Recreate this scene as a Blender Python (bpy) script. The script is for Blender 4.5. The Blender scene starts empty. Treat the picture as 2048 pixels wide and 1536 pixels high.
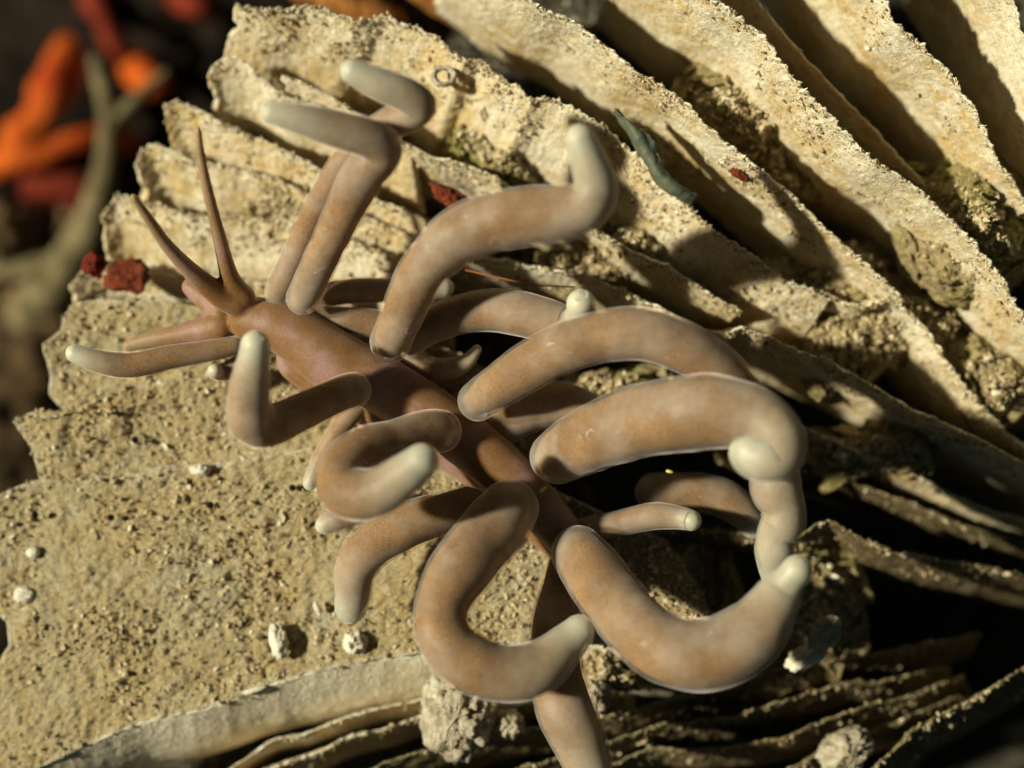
import bpy, math, random
import numpy as np

# ------------------------------------------------------------------ camera, sky, sun, exposure
# one Blender unit is one centimetre: this is a macro photograph of an animal about 3 cm long
sc = bpy.context.scene
sc.unit_settings.system = 'METRIC'
sc.unit_settings.scale_length = 0.01
D = 9.0                      # camera height over the plane z = 0
PX = 0.0025                  # size of one photo pixel on that plane
cam_d = bpy.data.cameras.new('camera')
cam = bpy.data.objects.new('camera', cam_d)
sc.collection.objects.link(cam)
cam.location = (0, 0, D)
cam_d.sensor_width = 36.0
cam_d.angle = 2 * math.atan(1024 * PX / D)
cam_d.clip_start = 0.05
cam_d.clip_end = 500
cam_d.dof.use_dof = True
cam_d.dof.focus_distance = D - 0.18
cam_d.dof.aperture_fstop = cam_d.lens * 1e-3 / 0.32
sc.camera = cam

SUN_EL = math.radians(40)
SUN_AZ = math.radians(173)      # direction towards the light, measured from +x
world = bpy.data.worlds.new('World')
sc.world = world
world.use_nodes = True
wn = world.node_tree
sky = wn.nodes.new('ShaderNodeTexSky')
sky.sky_type = 'NISHITA'
sky.sun_disc = False
sky.sun_elevation = SUN_EL
sky.sun_rotation = math.pi / 2 - SUN_AZ
tint = wn.nodes.new('ShaderNodeMix')
tint.data_type = 'RGBA'
tint.blend_type = 'MULTIPLY'
tint.inputs[0].default_value = 1.0
tint.inputs[7].default_value = (0.95, 1.0, 0.62, 1)
wn.links.new(sky.outputs[0], tint.inputs[6])
wn.links.new(tint.outputs[2], wn.nodes['Background'].inputs[0])
wn.nodes['Background'].inputs[1].default_value = 0.012
sun_d = bpy.data.lights.new('sun', 'SUN')
sun_d.energy = 5.0
sun_d.angle = math.radians(2.0)
sun_d.color = (1.0, 0.925, 0.67)
sun = bpy.data.objects.new('sun', sun_d)
sc.collection.objects.link(sun)
ldir = np.array([math.cos(SUN_EL) * math.cos(SUN_AZ), math.cos(SUN_EL) * math.sin(SUN_AZ), math.sin(SUN_EL)])
from mathutils import Vector
sun.rotation_euler = Vector(ldir).to_track_quat('Z', 'Y').to_euler()
sun.location = tuple(ldir * 12)
sc.view_settings.view_transform = 'Standard'
sc.view_settings.look = 'None'
sc.view_settings.exposure = 0.22
sc.view_settings.gamma = 1.0
sc.render.engine = 'CYCLES'
sc.cycles.use_denoising = True
sc.cycles.max_bounces = 8
sc.cycles.transparent_max_bounces = 12

C = sc.collection
rng = np.random.default_rng(7)
random.seed(7)


# ------------------------------------------------------------------ numeric helpers
def px(p):
    """photo pixel + height z -> point in the place"""
    p = np.asarray(p, float)
    s = (D - p[..., 2]) / D
    return np.stack([(p[..., 0] - 1024) * PX * s, (768 - p[..., 1]) * PX * s, p[..., 2]], -1)


def _hash(i, j, k, seed):
    n = (i.astype(np.int64) * 374761393 + j.astype(np.int64) * 668265263 + k.astype(np.int64) * 2147483647 + seed * 1274126177) & 0xFFFFFFFF
    n = ((n ^ (n >> 13)) * 1274126177) & 0xFFFFFFFF
    n = n ^ (n >> 16)
    return (n & 0xFFFFFF) / float(0xFFFFFF)


def vnoise(p, seed=0):
    """smooth value noise in -1..1"""
    f = np.floor(p)
    t = p - f
    t = t * t * (3 - 2 * t)
    i, j, k = [f[..., a].astype(np.int64) for a in range(3)]
    r = 0
    for a in (0, 1):
        wa = t[..., 0] if a else 1 - t[..., 0]
        for b in (0, 1):
            wb = t[..., 1] if b else 1 - t[..., 1]
            for c in (0, 1):
                wc = t[..., 2] if c else 1 - t[..., 2]
                r = r + wa * wb * wc * _hash(i + a, j + b, k + c, seed)
    return r * 2 - 1


def fbm(p, freq, octv=3, seed=0, gain=0.5):
    a, s, r = 1.0, 0, 0
    for o in range(octv):
        r = r + a * vnoise(p * freq * (2.03 ** o) + 17.3 * o, seed + o)
        s += a
        a *= gain
    return r / s


def catmull(pts, n):
    """resample control rows (any number of columns) to n rows by arc length"""
    P = np.asarray(pts, float)
    if len(P) == 2:
        t = np.linspace(0, 1, n)[:, None]
        return P[0] * (1 - t) + P[1] * t
    E = np.vstack([2 * P[0] - P[1], P, 2 * P[-1] - P[-2]])
    out = []
    for i in range(1, len(E) - 2):
        p0, p1, p2, p3 = E[i - 1], E[i], E[i + 1], E[i + 2]
        t = np.linspace(0, 1, 24, endpoint=False)[:, None]
        out.append(0.5 * (2 * p1 + (p2 - p0) * t + (2 * p0 - 5 * p1 + 4 * p2 - p3) * t ** 2 + (3 * p1 - p0 - 3 * p2 + p3) * t ** 3))
    out.append(P[-1:])
    Q = np.vstack(out)
    s = np.r_[0, np.cumsum(np.linalg.norm(np.diff(Q[:, :3], axis=0), axis=1))]
    tt = np.linspace(0, s[-1], n)
    return np.stack([np.interp(tt, s, Q[:, c]) for c in range(Q.shape[1])], -1)


def poly(pts, n):
    """resample with straight segments"""
    P = np.asarray(pts, float)
    s = np.r_[0, np.cumsum(np.linalg.norm(np.diff(P[:, :3], axis=0), axis=1))]
    tt = np.linspace(0, s[-1], n)
    return np.stack([np.interp(tt, s, P[:, c]) for c in range(P.shape[1])], -1)


def make_mesh(name, V, F, smooth=True, attrs=None):
    """V (n,3), F (m,3|4) int arrays"""
    F = np.asarray(F, np.int32)
    me = bpy.data.meshes.new(name)
    k = F.shape[1]
    me.vertices.add(len(V))
    me.vertices.foreach_set('co', np.asarray(V, np.float32).ravel())
    me.loops.add(F.size)
    me.loops.foreach_set('vertex_index', F.ravel())
    me.polygons.add(len(F))
    me.polygons.foreach_set('loop_start', np.arange(0, F.size, k, dtype=np.int32))
    me.polygons.foreach_set('loop_total', np.full(len(F), k, np.int32))
    me.polygons.foreach_set('use_smooth', np.full(len(F), smooth, bool))
    me.update(calc_edges=True)
    me.validate()
    for an, val in (attrs or {}).items():
        a = me.attributes.new(an, 'FLOAT', 'POINT')
        a.data.foreach_set('value', np.asarray(val, np.float32).ravel())
    return me


def obj(name, me, mat, parent=None, **props):
    o = bpy.data.objects.new(name, me)
    C.objects.link(o)
    if mat is not None and me is not None and not me.materials:
        me.materials.append(mat)
    if parent is not None:
        o.parent = parent
    for k, v in props.items():
        o[k] = v
    return o


def grid_faces(R, Cn, wrap_r=False):
    r = np.arange(R if wrap_r else R - 1)
    c = np.arange(Cn - 1)
    rr, cc = np.meshgrid(r, c, indexing='ij')
    r2 = (rr + 1) % R
    return np.stack([rr * Cn + cc, r2 * Cn + cc, r2 * Cn + cc + 1, rr * Cn + cc + 1], -1).reshape(-1, 4)


# ------------------------------------------------------------------ materials
def new_mat(name):
    m = bpy.data.materials.new(name)
    m.use_nodes = True
    nt = m.node_tree
    b = nt.nodes['Principled BSDF']
    return m, nt, b


def N(nt, kind, **kw):
    n = nt.nodes.new(kind)
    for k, v in kw.items():
        if k.startswith('i_'):
            key = k[2:]
            n.inputs[int(key) if key.isdigit() else key.replace('_', ' ')].default_value = v
        else:
            setattr(n, k, v)
    return n


def ramp(nt, src, stops):
    r = nt.nodes.new('ShaderNodeValToRGB')
    while len(r.color_ramp.elements) < len(stops):
        r.color_ramp.elements.new(0.5)
    for e, (pos, col) in zip(r.color_ramp.elements, stops):
        e.position = pos
        e.color = (*col, 1) if len(col) == 3 else col
    nt.links.new(src, r.inputs[0])
    return r


def mixc(nt, fac, a, b, mode='MIX'):
    m = nt.nodes.new('ShaderNodeMix')
    m.data_type = 'RGBA'
    m.blend_type = mode
    for sock, v in ((m.inputs[0], fac), (m.inputs[6], a), (m.inputs[7], b)):
        if hasattr(v, 'links') or hasattr(v, 'is_linked'):
            nt.links.new(v, sock)
        elif isinstance(v, (int, float)):
            sock.default_value = v
        else:
            sock.default_value = (*v, 1) if len(v) == 3 else v
    return m.outputs[2]


def noise(nt, scale, detail=4, rough=0.6, vec=None, dist=0.0):
    n = N(nt, 'ShaderNodeTexNoise', i_Scale=scale, i_Detail=detail, i_Roughness=rough, i_Distortion=dist)
    nt.links.new(vec, n.inputs['Vector'])
    return n.outputs[0]


def pos(nt):
    return nt.nodes.new('ShaderNodeNewGeometry').outputs['Position']


def coral_material(name, white, tan, dark, tan_lo, tan_hi, sss=0.0, relief=1.0, rim=(0.86, 0.82, 0.68)):
    m, nt, b = new_mat(name)
    p = pos(nt)
    big = noise(nt, 2.2, 4, 0.62, p)
    mid = noise(nt, 11, 5, 0.7, p)
    fine = noise(nt, 60, 4, 0.75, p)
    speck = noise(nt, 120, 2, 0.6, p)
    add = N(nt, 'ShaderNodeMath', operation='ADD')
    nt.links.new(big, add.inputs[0])
    nt.links.new(mid, add.inputs[1])
    f = ramp(nt, add.outputs[0], [(tan_lo / 2, (0, 0, 0)), (tan_hi / 2, (1, 1, 1))])
    # ramp input is clamped to 0..1, so halve the sum first
    half = N(nt, 'ShaderNodeMath', operation='MULTIPLY')
    half.inputs[1].default_value = 0.5
    nt.links.new(add.outputs[0], half.inputs[0])
    nt.links.new(half.outputs[0], f.inputs[0])
    col = mixc(nt, f.outputs[0], white, tan)
    fr = ramp(nt, fine, [(0.34, (0.55, 0.50, 0.42)), (0.55, (1, 1, 1)), (0.75, (1.12, 1.1, 1.02))])
    col = mixc(nt, 0.75, col, fr.outputs[0], 'MULTIPLY')
    sp = ramp(nt, speck, [(0.21, (1, 1, 1)), (0.27, (0, 0, 0))])
    col = mixc(nt, sp.outputs[0], col, dark)
    alg = ramp(nt, noise(nt, 5.5, 5, 0.7, p, 0.8), [(0.56, (0, 0, 0)), (0.70, (1, 1, 1))])
    algm = N(nt, 'ShaderNodeMath', operation='MULTIPLY')
    algm.inputs[1].default_value = 0.35
    nt.links.new(alg.outputs[0], algm.inputs[0])
    col = mixc(nt, algm.outputs[0], col, (0.22, 0.20, 0.09))
    # abraded, clean mineral along torn edges and crests
    rm_ = N(nt, 'ShaderNodeMath', operation='MULTIPLY')
    nt.links.new(N(nt, 'ShaderNodeAttribute', attribute_name='rim').outputs['Fac'], rm_.inputs[0])
    nt.links.new(ramp(nt, mid, [(0.40, (0.1,) * 3), (0.60, (0.9,) * 3)]).outputs[0], rm_.inputs[1])
    col = mixc(nt, rm_.outputs[0], col, rim)
    nt.links.new(col, b.inputs['Base Color'])
    b.inputs['Roughness'].default_value = 0.75
    b.inputs['Specular IOR Level'].default_value = 0.25
    if sss:
        b.inputs['Subsurface Weight'].default_value = sss
        b.inputs['Subsurface Radius'].default_value = (1.0, 0.55, 0.25)
        b.inputs['Subsurface Scale'].default_value = 0.05
    # vein-like relief and grain
    vor = N(nt, 'ShaderNodeTexVoronoi', feature='DISTANCE_TO_EDGE', i_Scale=17.0)
    warp = N(nt, 'ShaderNodeVectorMath', operation='MULTIPLY_ADD')
    wn_ = N(nt, 'ShaderNodeTexNoise', i_Scale=9.0, i_Detail=2.0)
    nt.links.new(p, wn_.inputs['Vector'])
    nt.links.new(wn_.outputs['Color'], warp.inputs[0])
    warp.inputs[1].default_value = (0.12, 0.12, 0.12)
    nt.links.new(p, warp.inputs[2])
    nt.links.new(warp.outputs[0], vor.inputs['Vector'])
    vr = ramp(nt, vor.outputs['Distance'], [(0.0, (1, 1, 1)), (0.09, (0, 0, 0))])
    vcol = mixc(nt, vr.outputs[0], col, (0.88, 0.84, 0.70))
    nt.links.new(mixc(nt, 0.30, col, vcol), b.inputs['Base Color'])
    b1 = N(nt, 'ShaderNodeBump', i_Strength=0.35, i_Distance=0.012)
    nt.links.new(vr.outputs[0], b1.inputs['Height'])
    b2 = N(nt, 'ShaderNodeBump', i_Strength=0.8 * relief, i_Distance=0.02)
    nt.links.new(fine, b2.inputs['Height'])
    nt.links.new(b1.outputs[0], b2.inputs['Normal'])
    b3 = N(nt, 'ShaderNodeBump', i_Strength=0.7 * relief, i_Distance=0.012)
    nt.links.new(speck, b3.inputs['Height'])
    nt.links.new(b2.outputs[0], b3.inputs['Normal'])
    nt.links.new(b3.outputs[0], b.inputs['Normal'])
    return m


M_septum = coral_material('coral_septum', (0.85, 0.79, 0.64), (0.64, 0.47, 0.21), (0.24, 0.15, 0.06), 0.86, 1.20, 0.25, 0.55)
M_septum_dim = coral_material('coral_septum_olive_dimmed', (0.22, 0.17, 0.075), (0.15, 0.09, 0.03), (0.05, 0.035, 0.015), 0.80, 1.20, 0.0, 0.8, (0.42, 0.36, 0.17))  # olive septa, colour darkened for light fading towards the lower right
M_brink = coral_material('coral_brink', (0.84, 0.78, 0.64), (0.74, 0.62, 0.42), (0.30, 0.18, 0.07), 0.95, 1.35, 0.2, 0.2)
M_plate = coral_material('coral_plate', (0.62, 0.55, 0.37), (0.64, 0.49, 0.24), (0.16, 0.11, 0.06), 0.78, 1.15)
M_base = coral_material('coral_base', (0.045, 0.04, 0.025), (0.035, 0.025, 0.012), (0.01, 0.01, 0.008), 0.75, 1.15)  # near-black: the shade of the gullies and pit is put into the colour


def grain_material(name, stops):
    m, nt, b = new_mat(name)
    a = N(nt, 'ShaderNodeAttribute', attribute_name='rnd')
    r = ramp(nt, a.outputs['Fac'], stops)
    p = pos(nt)
    f = ramp(nt, noise(nt, 70, 3, 0.7, p), [(0.3, (0.6, 0.55, 0.5)), (0.6, (1, 1, 1))])
    col = mixc(nt, 1.0, r.outputs[0], f.outputs[0], 'MULTIPLY')
    nt.links.new(col, b.inputs['Base Color'])
    b.inputs['Roughness'].default_value = 0.6
    return m


M_grain = grain_material('sediment_grain', [(0.0, (0.14, 0.10, 0.05)), (0.10, (0.42, 0.32, 0.17)), (0.6, (0.58, 0.48, 0.29)), (0.85, (0.68, 0.60, 0.42)), (1.0, (0.85, 0.82, 0.70))])


def mound_material():
    m, nt, b = new_mat('sediment_mound')
    p = pos(nt)
    a = ramp(nt, noise(nt, 30, 6, 0.75, p), [(0.32, (0.16, 0.12, 0.05)), (0.5, (0.46, 0.36, 0.18)), (0.68, (0.70, 0.60, 0.38))])
    g = ramp(nt, noise(nt, 3.0, 3, 0.6, p), [(0.45, (0, 0, 0)), (0.65, (1, 1, 1))])
    gm = mixc(nt, g.outputs[0], a.outputs[0], mixc(nt, 1.0, a.outputs[0], (0.75, 0.86, 0.50), 'MULTIPLY'))
    nt.links.new(gm, b.inputs['Base Color'])
    b.inputs['Roughness'].default_value = 0.8
    bm = N(nt, 'ShaderNodeBump', i_Strength=1.0, i_Distance=0.03)
    nt.links.new(noise(nt, 55, 5, 0.75, p), bm.inputs['Height'])
    nt.links.new(bm.outputs[0], b.inputs['Normal'])
    return m


M_mound = mound_material()


def flesh_body():
    m, nt, b = new_mat('slug_body_skin')
    p = pos(nt)
    big = noise(nt, 4.0, 3, 0.55, p)
    fine = noise(nt, 75, 3, 0.7, p)
    col = ramp(nt, big, [(0.36, (0.24, 0.125, 0.045)), (0.50, (0.28, 0.16, 0.085)), (0.62, (0.35, 0.225, 0.21))]).outputs[0]
    tip = N(nt, 'ShaderNodeAttribute', attribute_name='tip').outputs['Fac']
    col = mixc(nt, tip, col, (0.34, 0.26, 0.15))
    fr = ramp(nt, fine, [(0.3, (0.72, 0.66, 0.58)), (0.6, (1, 1, 1))])
    col = mixc(nt, 0.8, col, fr.outputs[0], 'MULTIPLY')
    nt.links.new(col, b.inputs['Base Color'])
    b.inputs['Subsurface Weight'].default_value = 1.0
    b.inputs['Subsurface Radius'].default_value = (1.0, 0.45, 0.2)
    b.inputs['Subsurface Scale'].default_value = 0.04
    b.inputs['Sheen Weight'].default_value = 0.35
    b.inputs['Sheen Roughness'].default_value = 0.35
    b.inputs['Sheen Tint'].default_value = (0.9, 0.82, 0.88, 1)
    b.inputs['Roughness'].default_value = 0.5
    b.inputs['Specular IOR Level'].default_value = 0.3
    bm = N(nt, 'ShaderNodeBump', i_Strength=0.25, i_Distance=0.01)
    nt.links.new(fine, bm.inputs['Height'])
    nt.links.new(bm.outputs[0], b.inputs['Normal'])
    return m


def flesh_gland():
    """brown digestive gland that runs up inside every ceras"""
    m, nt, b = new_mat('ceras_gland')
    p = pos(nt)
    t = N(nt, 'ShaderNodeAttribute', attribute_name='t').outputs['Fac']
    big = noise(nt, 5.0, 3, 0.55, p)
    fine = noise(nt, 85, 3, 0.7, p)
    col = ramp(nt, big, [(0.32, (0.20, 0.104, 0.026)), (0.55, (0.275, 0.154, 0.044)), (0.72, (0.34, 0.205, 0.078))]).outputs[0]
    pale = ramp(nt, t, [(0.70, (0, 0, 0)), (0.96, (1, 1, 1))])
    col = mixc(nt, pale.outputs[0], col, (0.42, 0.36, 0.25))
    fr = ramp(nt, fine, [(0.34, (0.50, 0.40, 0.32)), (0.58, (1.05, 1.05, 1.05))])
    col = mixc(nt, 0.9, col, fr.outputs[0], 'MULTIPLY')
    nt.links.new(col, b.inputs['Base Color'])
    b.inputs['Subsurface Weight'].default_value = 1.0
    b.inputs['Subsurface Radius'].default_value = (1.0, 0.6, 0.32)
    b.inputs['Subsurface Scale'].default_value = 0.06
    b.inputs['Roughness'].default_value = 0.6
    b.inputs['Specular IOR Level'].default_value = 0.1
    return m


def flesh_sheath():
    """clear milky skin round the gland: thicker milk towards the tip"""
    m, nt, b = new_mat('ceras_sheath')
    p = pos(nt)
    t = N(nt, 'ShaderNodeAttribute', attribute_name='t').outputs['Fac']
    fine = noise(nt, 90, 2, 0.6, p)
    col = mixc(nt, ramp(nt, t, [(0.7, (0, 0, 0)), (0.96, (1, 1, 1))]).outputs[0], (0.70, 0.65, 0.60), (0.60, 0.60, 0.50))
    nt.links.new(col, b.inputs['Base Color'])
    b.inputs['Roughness'].default_value = 0.46
    b.inputs['Specular IOR Level'].default_value = 0.55
    b.inputs['Subsurface Weight'].default_value = 1.0
    b.inputs['Subsurface Radius'].default_value = (1.0, 0.7, 0.5)
    b.inputs['Subsurface Scale'].default_value = 0.04
    bm = N(nt, 'ShaderNodeBump', i_Strength=0.18, i_Distance=0.008)
    nt.links.new(fine, bm.inputs['Height'])
    nt.links.new(bm.outputs[0], b.inputs['Normal'])
    tr = nt.nodes.new('ShaderNodeBsdfTransparent')
    tr.inputs[0].default_value = (1.0, 0.97, 0.94, 1)
    mx = nt.nodes.new('ShaderNodeMixShader')
    cloud = noise(nt, 3.5, 4, 0.6, p)
    op = ramp(nt, t, [(0.0, (0.24,) * 3), (0.10, (0.12,) * 3), (0.62, (0.10,) * 3), (0.82, (0.20,) * 3), (0.93, (0.50,) * 3), (1.0, (0.78,) * 3)])
    cl = ramp(nt, cloud, [(0.42, (0.0,) * 3), (0.72, (0.26,) * 3)])
    ad = N(nt, 'ShaderNodeMath', operation='ADD', use_clamp=True)
    nt.links.new(op.outputs[0], ad.inputs[0])
    nt.links.new(cl.outputs[0], ad.inputs[1])
    scar = ramp(nt, noise(nt, 11.0, 5, 0.65, p, 1.5), [(0.66, (0.0,) * 3), (0.74, (0.35,) * 3)])
    ad2 = N(nt, 'ShaderNodeMath', operation='ADD', use_clamp=True)
    nt.links.new(ad.outputs[0], ad2.inputs[0])
    nt.links.new(scar.outputs[0], ad2.inputs[1])
    nt.links.new(ad2.outputs[0], mx.inputs[0])
    nt.links.new(tr.outputs[0], mx.inputs[1])
    nt.links.new(b.outputs[0], mx.inputs[2])
    # sheen added for pale lit rims at grazing edges of the milky skin
    sh = nt.nodes.new('ShaderNodeBsdfSheen')
    sh.inputs['Color'].default_value = (0.36, 0.33, 0.34, 1)
    sh.inputs['Roughness'].default_value = 0.35
    ads = nt.nodes.new('ShaderNodeAddShader')
    nt.links.new(mx.outputs[0], ads.inputs[0])
    nt.links.new(sh.outputs[0], ads.inputs[1])
    nt.links.new(ads.outputs[0], nt.nodes['Material Output'].inputs['Surface'])
    return m


M_body, M_gland, M_sheath = flesh_body(), flesh_gland(), flesh_sheath()


def plain_material(name, c1, c2, scale=8, rough=0.7, bump=0.5, dist=0.05, sss=0.0):
    m, nt, b = new_mat(name)
    p = pos(nt)
    n1 = noise(nt, scale, 6, 0.7, p)
    r = ramp(nt, n1, [(0.36, c1), (0.64, c2)])
    nt.links.new(r.outputs[0], b.inputs['Base Color'])
    b.inputs['Roughness'].default_value = rough
    b.inputs['Specular IOR Level'].default_value = 0.2
    if sss:
        b.inputs['Subsurface Weight'].default_value = sss
        b.inputs['Subsurface Scale'].default_value = 0.05
    bm = N(nt, 'ShaderNodeBump', i_Strength=bump, i_Distance=dist)
    nt.links.new(noise(nt, scale * 3, 5, 0.7, p), bm.inputs['Height'])
    nt.links.new(bm.outputs[0], b.inputs['Normal'])
    return m


M_reef = plain_material('reef_rock', (0.004, 0.003, 0.003), (0.028, 0.017, 0.010), 1.6, 0.9, 1.0, 0.2)  # near-black reef: light that misses the floor is painted into its colour
M_rubble = plain_material('rubble_stone', (0.03, 0.02, 0.012), (0.20, 0.125, 0.065), 3, 0.9, 1.0, 0.1)
M_orange = plain_material('orange_sponge_flesh', (0.40, 0.04, 0.004), (0.72, 0.16, 0.015), 3, 0.7, 0.8, 0.08)
M_darkred = plain_material('dark_red_sponge_flesh', (0.10, 0.008, 0.004), (0.30, 0.04, 0.015), 3, 0.7, 0.8, 0.08)
M_amber = plain_material('amber_sponge_flesh', (0.20, 0.07, 0.015), (0.45, 0.20, 0.05), 5, 0.8, 0.8, 0.06)
M_red = plain_material('red_crust', (0.09, 0.012, 0.004), (0.25, 0.055, 0.02), 14, 0.6, 0.7, 0.03)
M_twig = plain_material('olive_twig_skin', (0.09, 0.07, 0.03), (0.32, 0.26, 0.15), 5, 0.8, 0.9, 0.06)
M_tan = plain_material('tan_stone', (0.08, 0.05, 0.025), (0.36, 0.25, 0.13), 2.5, 0.9, 1.0, 0.1)
M_white = plain_material('white_shell', (0.62, 0.56, 0.44), (0.80, 0.77, 0.68), 14, 0.6, 0.6, 0.02)
M_lump = plain_material('pale_lump', (0.40, 0.33, 0.22), (0.74, 0.68, 0.55), 12, 0.8, 0.9, 0.04)
M_blue = plain_material('blue_green_alga', (0.15, 0.13, 0.07), (0.08, 0.115, 0.095), 4, 0.5, 0.5, 0.02)
M_yellow = plain_material('yellow_fleck', (0.50, 0.50, 0.06), (0.70, 0.68, 0.20), 30, 0.5, 0.2, 0.01)
M_thread = plain_material('red_thread', (0.28, 0.09, 0.03), (0.40, 0.16, 0.06), 20, 0.5, 0.1, 0.01)

# ------------------------------------------------------------------ slabs: septa and plates of the coral
GR_V, GR_S = [], []      # grains gathered for the sediment object


def add_grains(P, Nn, count, smin, smax, mask_freq=3.0, seed=0, lo=-0.1):
    flat = P.reshape(-1, 3)
    nn = Nn.reshape(-1, 3)
    idx = rng.integers(0, len(flat), count * 2)
    dens = fbm(flat[idx], mask_freq, 3, seed + 91)
    idx = idx[dens > lo + rng.random(len(idx)) * 0.25][:count]
    s = smin + (smax - smin) * rng.random(len(idx)) ** 3
    jit = rng.normal(0, 0.006, (len(idx), 3))
    GR_V.append(flat[idx] + jit + nn[idx] * (s * 0.3)[:, None])
    GR_S.append(s)


SP_A, SP_D, SP_S = [], [], []


def add_spikes(P, Nn, count):
    """tiny mineral spines that stand on the crest of a septum"""
    r = rng.integers(0, 4, count)
    c = rng.integers(0, P.shape[1], count)
    out = P[0, c] - P[8, c]
    out /= np.linalg.norm(out, axis=1, keepdims=True) + 1e-9
    d = out + Nn[r, c] * rng.uniform(-0.2, 0.9, (count, 1)) + rng.normal(0, 0.35, (count, 3))
    d /= np.linalg.norm(d, axis=1, keepdims=True)
    SP_A.append(P[r, c])
    SP_D.append(d)
    SP_S.append(0.008 + 0.026 * rng.random(count) ** 2.5)


def coons(A, B, C0, C1):
    """A,B (n,3) along u; C0,C1 (m,3) along v -> (m,n,3)"""
    n, m = len(A), len(C0)
    u = np.linspace(0, 1, n)[None, :, None]
    v = np.linspace(0, 1, m)[:, None, None]
    P = (1 - v) * A[None] + v * B[None] + (1 - u) * C0[:, None] + u * C1[:, None]
    P -= (1 - u) * (1 - v) * A[0] + u * (1 - v) * A[-1] + (1 - u) * v * B[0] + u * v * B[-1]
    return P


def normals(P):
    du = np.gradient(P, axis=1)
    dv = np.gradient(P, axis=0)
    n = np.cross(du, dv)
    n /= np.linalg.norm(n, axis=-1, keepdims=True) + 1e-9
    return n


def slab(name, P, thick, mat, parent, rough=0.014, wave=0.03, wfreq=1.6, seed=0, teeth=0.0, tfreq=22, flip=None, taper=True,
         back_dir=None, ragged=0.0, streak=0.0, rim_all=False):
    """closed sheet with front surface P(m rows: crest first, n columns), thickness behind it, grain relief and a toothed crest"""
    P = P.copy()
    m, n = P.shape[:2]
    nr = normals(P)
    if flip is None:
        flip = nr[..., 2].mean() < 0
    if flip:
        nr = -nr
    if ragged:
        # broken free ends: push the first columns in by a jagged amount
        j = np.abs(fbm(P[:, 0] * 1.0, 9, 3, seed + 5)) * ragged * 2.2
        w = np.clip(1 - np.linspace(0, 1, n) * 4, 0, 1)[None, :, None]
        d = P[:, min(6, n - 1)] - P[:, 0]
        d /= np.linalg.norm(d, axis=-1, keepdims=True) + 1e-9
        P += d[:, None] * j[:, None, None] * w
    P += nr * (wave * fbm(P, wfreq, 3, seed + 1))[..., None]
    if streak:
        # ridges that run down the face from the crest
        cr = P[0][None].repeat(m, 0)
        P += nr * (streak * fbm(cr * np.array([1, 1, 1.0]) + P * 0.12, 12, 2, seed + 3))[..., None]
    P += nr * (rough * fbm(P, 14, 4, seed + 2, 0.65))[..., None]
    P += nr * (rough * 0.55 * np.clip(fbm(P, 45, 2, seed + 8), -0.2, 1))[..., None]
    if teeth:
        down = P[min(m - 1, 10)] - P[0]
        down /= np.linalg.norm(down, axis=-1, keepdims=True) + 1e-9
        tz = fbm(P[0], tfreq, 3, seed + 4, 0.7) + 0.6 * np.clip(fbm(P[0], 5, 2, seed + 6), -1, 0.3)
        w = np.clip(1 - np.linspace(0, 1, m) * 5, 0, 1)[:, None, None]
        P += -down[None] * (teeth * tz)[None, :, None] * w
    v = np.linspace(0, 1, m)
    th = thick * ((0.12 + 0.88 * np.clip(v * 3, 0, 1)) if taper else np.ones(m))
    if back_dir is None:
        Q = P - nr * th[:, None, None]
        Q -= nr * (0.01 * fbm(P, 10, 3, seed + 7))[..., None]
    else:
        Q = P + np.asarray(back_dir, float) * th[:, None, None]
    ring = np.concatenate([P[::-1], Q], 0)         # base..crest (front), crest..base (back)
    R = len(ring)
    V = ring.reshape(-1, 3)
    F = grid_faces(R, n, wrap_r=True)
    caps = []
    for c in (0, n - 1):
        a = np.arange(m - 1)
        fr = (m - 1 - a) * n + c
        fr2 = (m - 2 - a) * n + c
        bk = (m + a) * n + c
        bk2 = (m + a + 1) * n + c
        q = np.stack([fr, fr2, bk2, bk], -1)
        caps.append(q if c == 0 else q[:, ::-1])
    F = np.vstack([F] + caps)
    if not flip:
        F = F[:, ::-1]
    dist = np.linalg.norm(P - P[0][None], axis=-1)
    if rim_all:
        dist = np.minimum(dist, np.linalg.norm(P - P[-1][None], axis=-1))
        dist = np.minimum(dist, np.linalg.norm(P - P[:, :1], axis=-1))
    rimv = np.clip(1 - dist / (0.035 + 0.03 * fbm(P, 5, 2, seed + 9)), 0, 1)
    rimv = np.concatenate([rimv[::-1], rimv], 0)
    me = make_mesh(name, V, F, True, {'rim': rimv})
    o = obj(name, me, mat, parent)
    return o, P, nr


coral = obj('coral_skeleton', None, None, label='broken tan coral skeleton with fanned jagged septa carrying the sea slug', category='coral')
coral.empty_display_size = 0.2

# solid foot of the coral below the gullies, falling into the dark central pit
A = px(poly([(100, 1750, -0.85), (900, 1700, -0.95), (1700, 1700, -1.6), (2700, 1750, -1.7)], 150))
B = px(poly([(760, -260, -1.0), (1300, -260, -0.9), (1900, -260, -0.8), (2700, -260, -0.8)], 150))
C0 = px(poly([(100, 1750, -0.85), (130, 1300, -0.8), (190, 1000, -0.75), (250, 800, -0.75), (310, 620, -0.75), (400, 430, -0.8), (530, 260, -0.9), (640, 90, -1.0), (760, -260, -1.0)], 130))
C1 = px(poly([(2700, 1750, -1.7), (2700, 1200, -1.8), (2700, 700, -0.9), (2700, -260, -0.8)], 130))
Pb = coons(A, B, C0, C1)
pit = px(np.array([2060., 1420., 0.]))
dd = np.hypot((Pb[..., 0] - pit[0]) / 1.5, (Pb[..., 1] - pit[1]) / 1.1)
Pb[..., 2] -= 0.45
Pb[..., 2] -= 2.0 * np.exp(-dd ** 2)
back = np.zeros(3)
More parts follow.
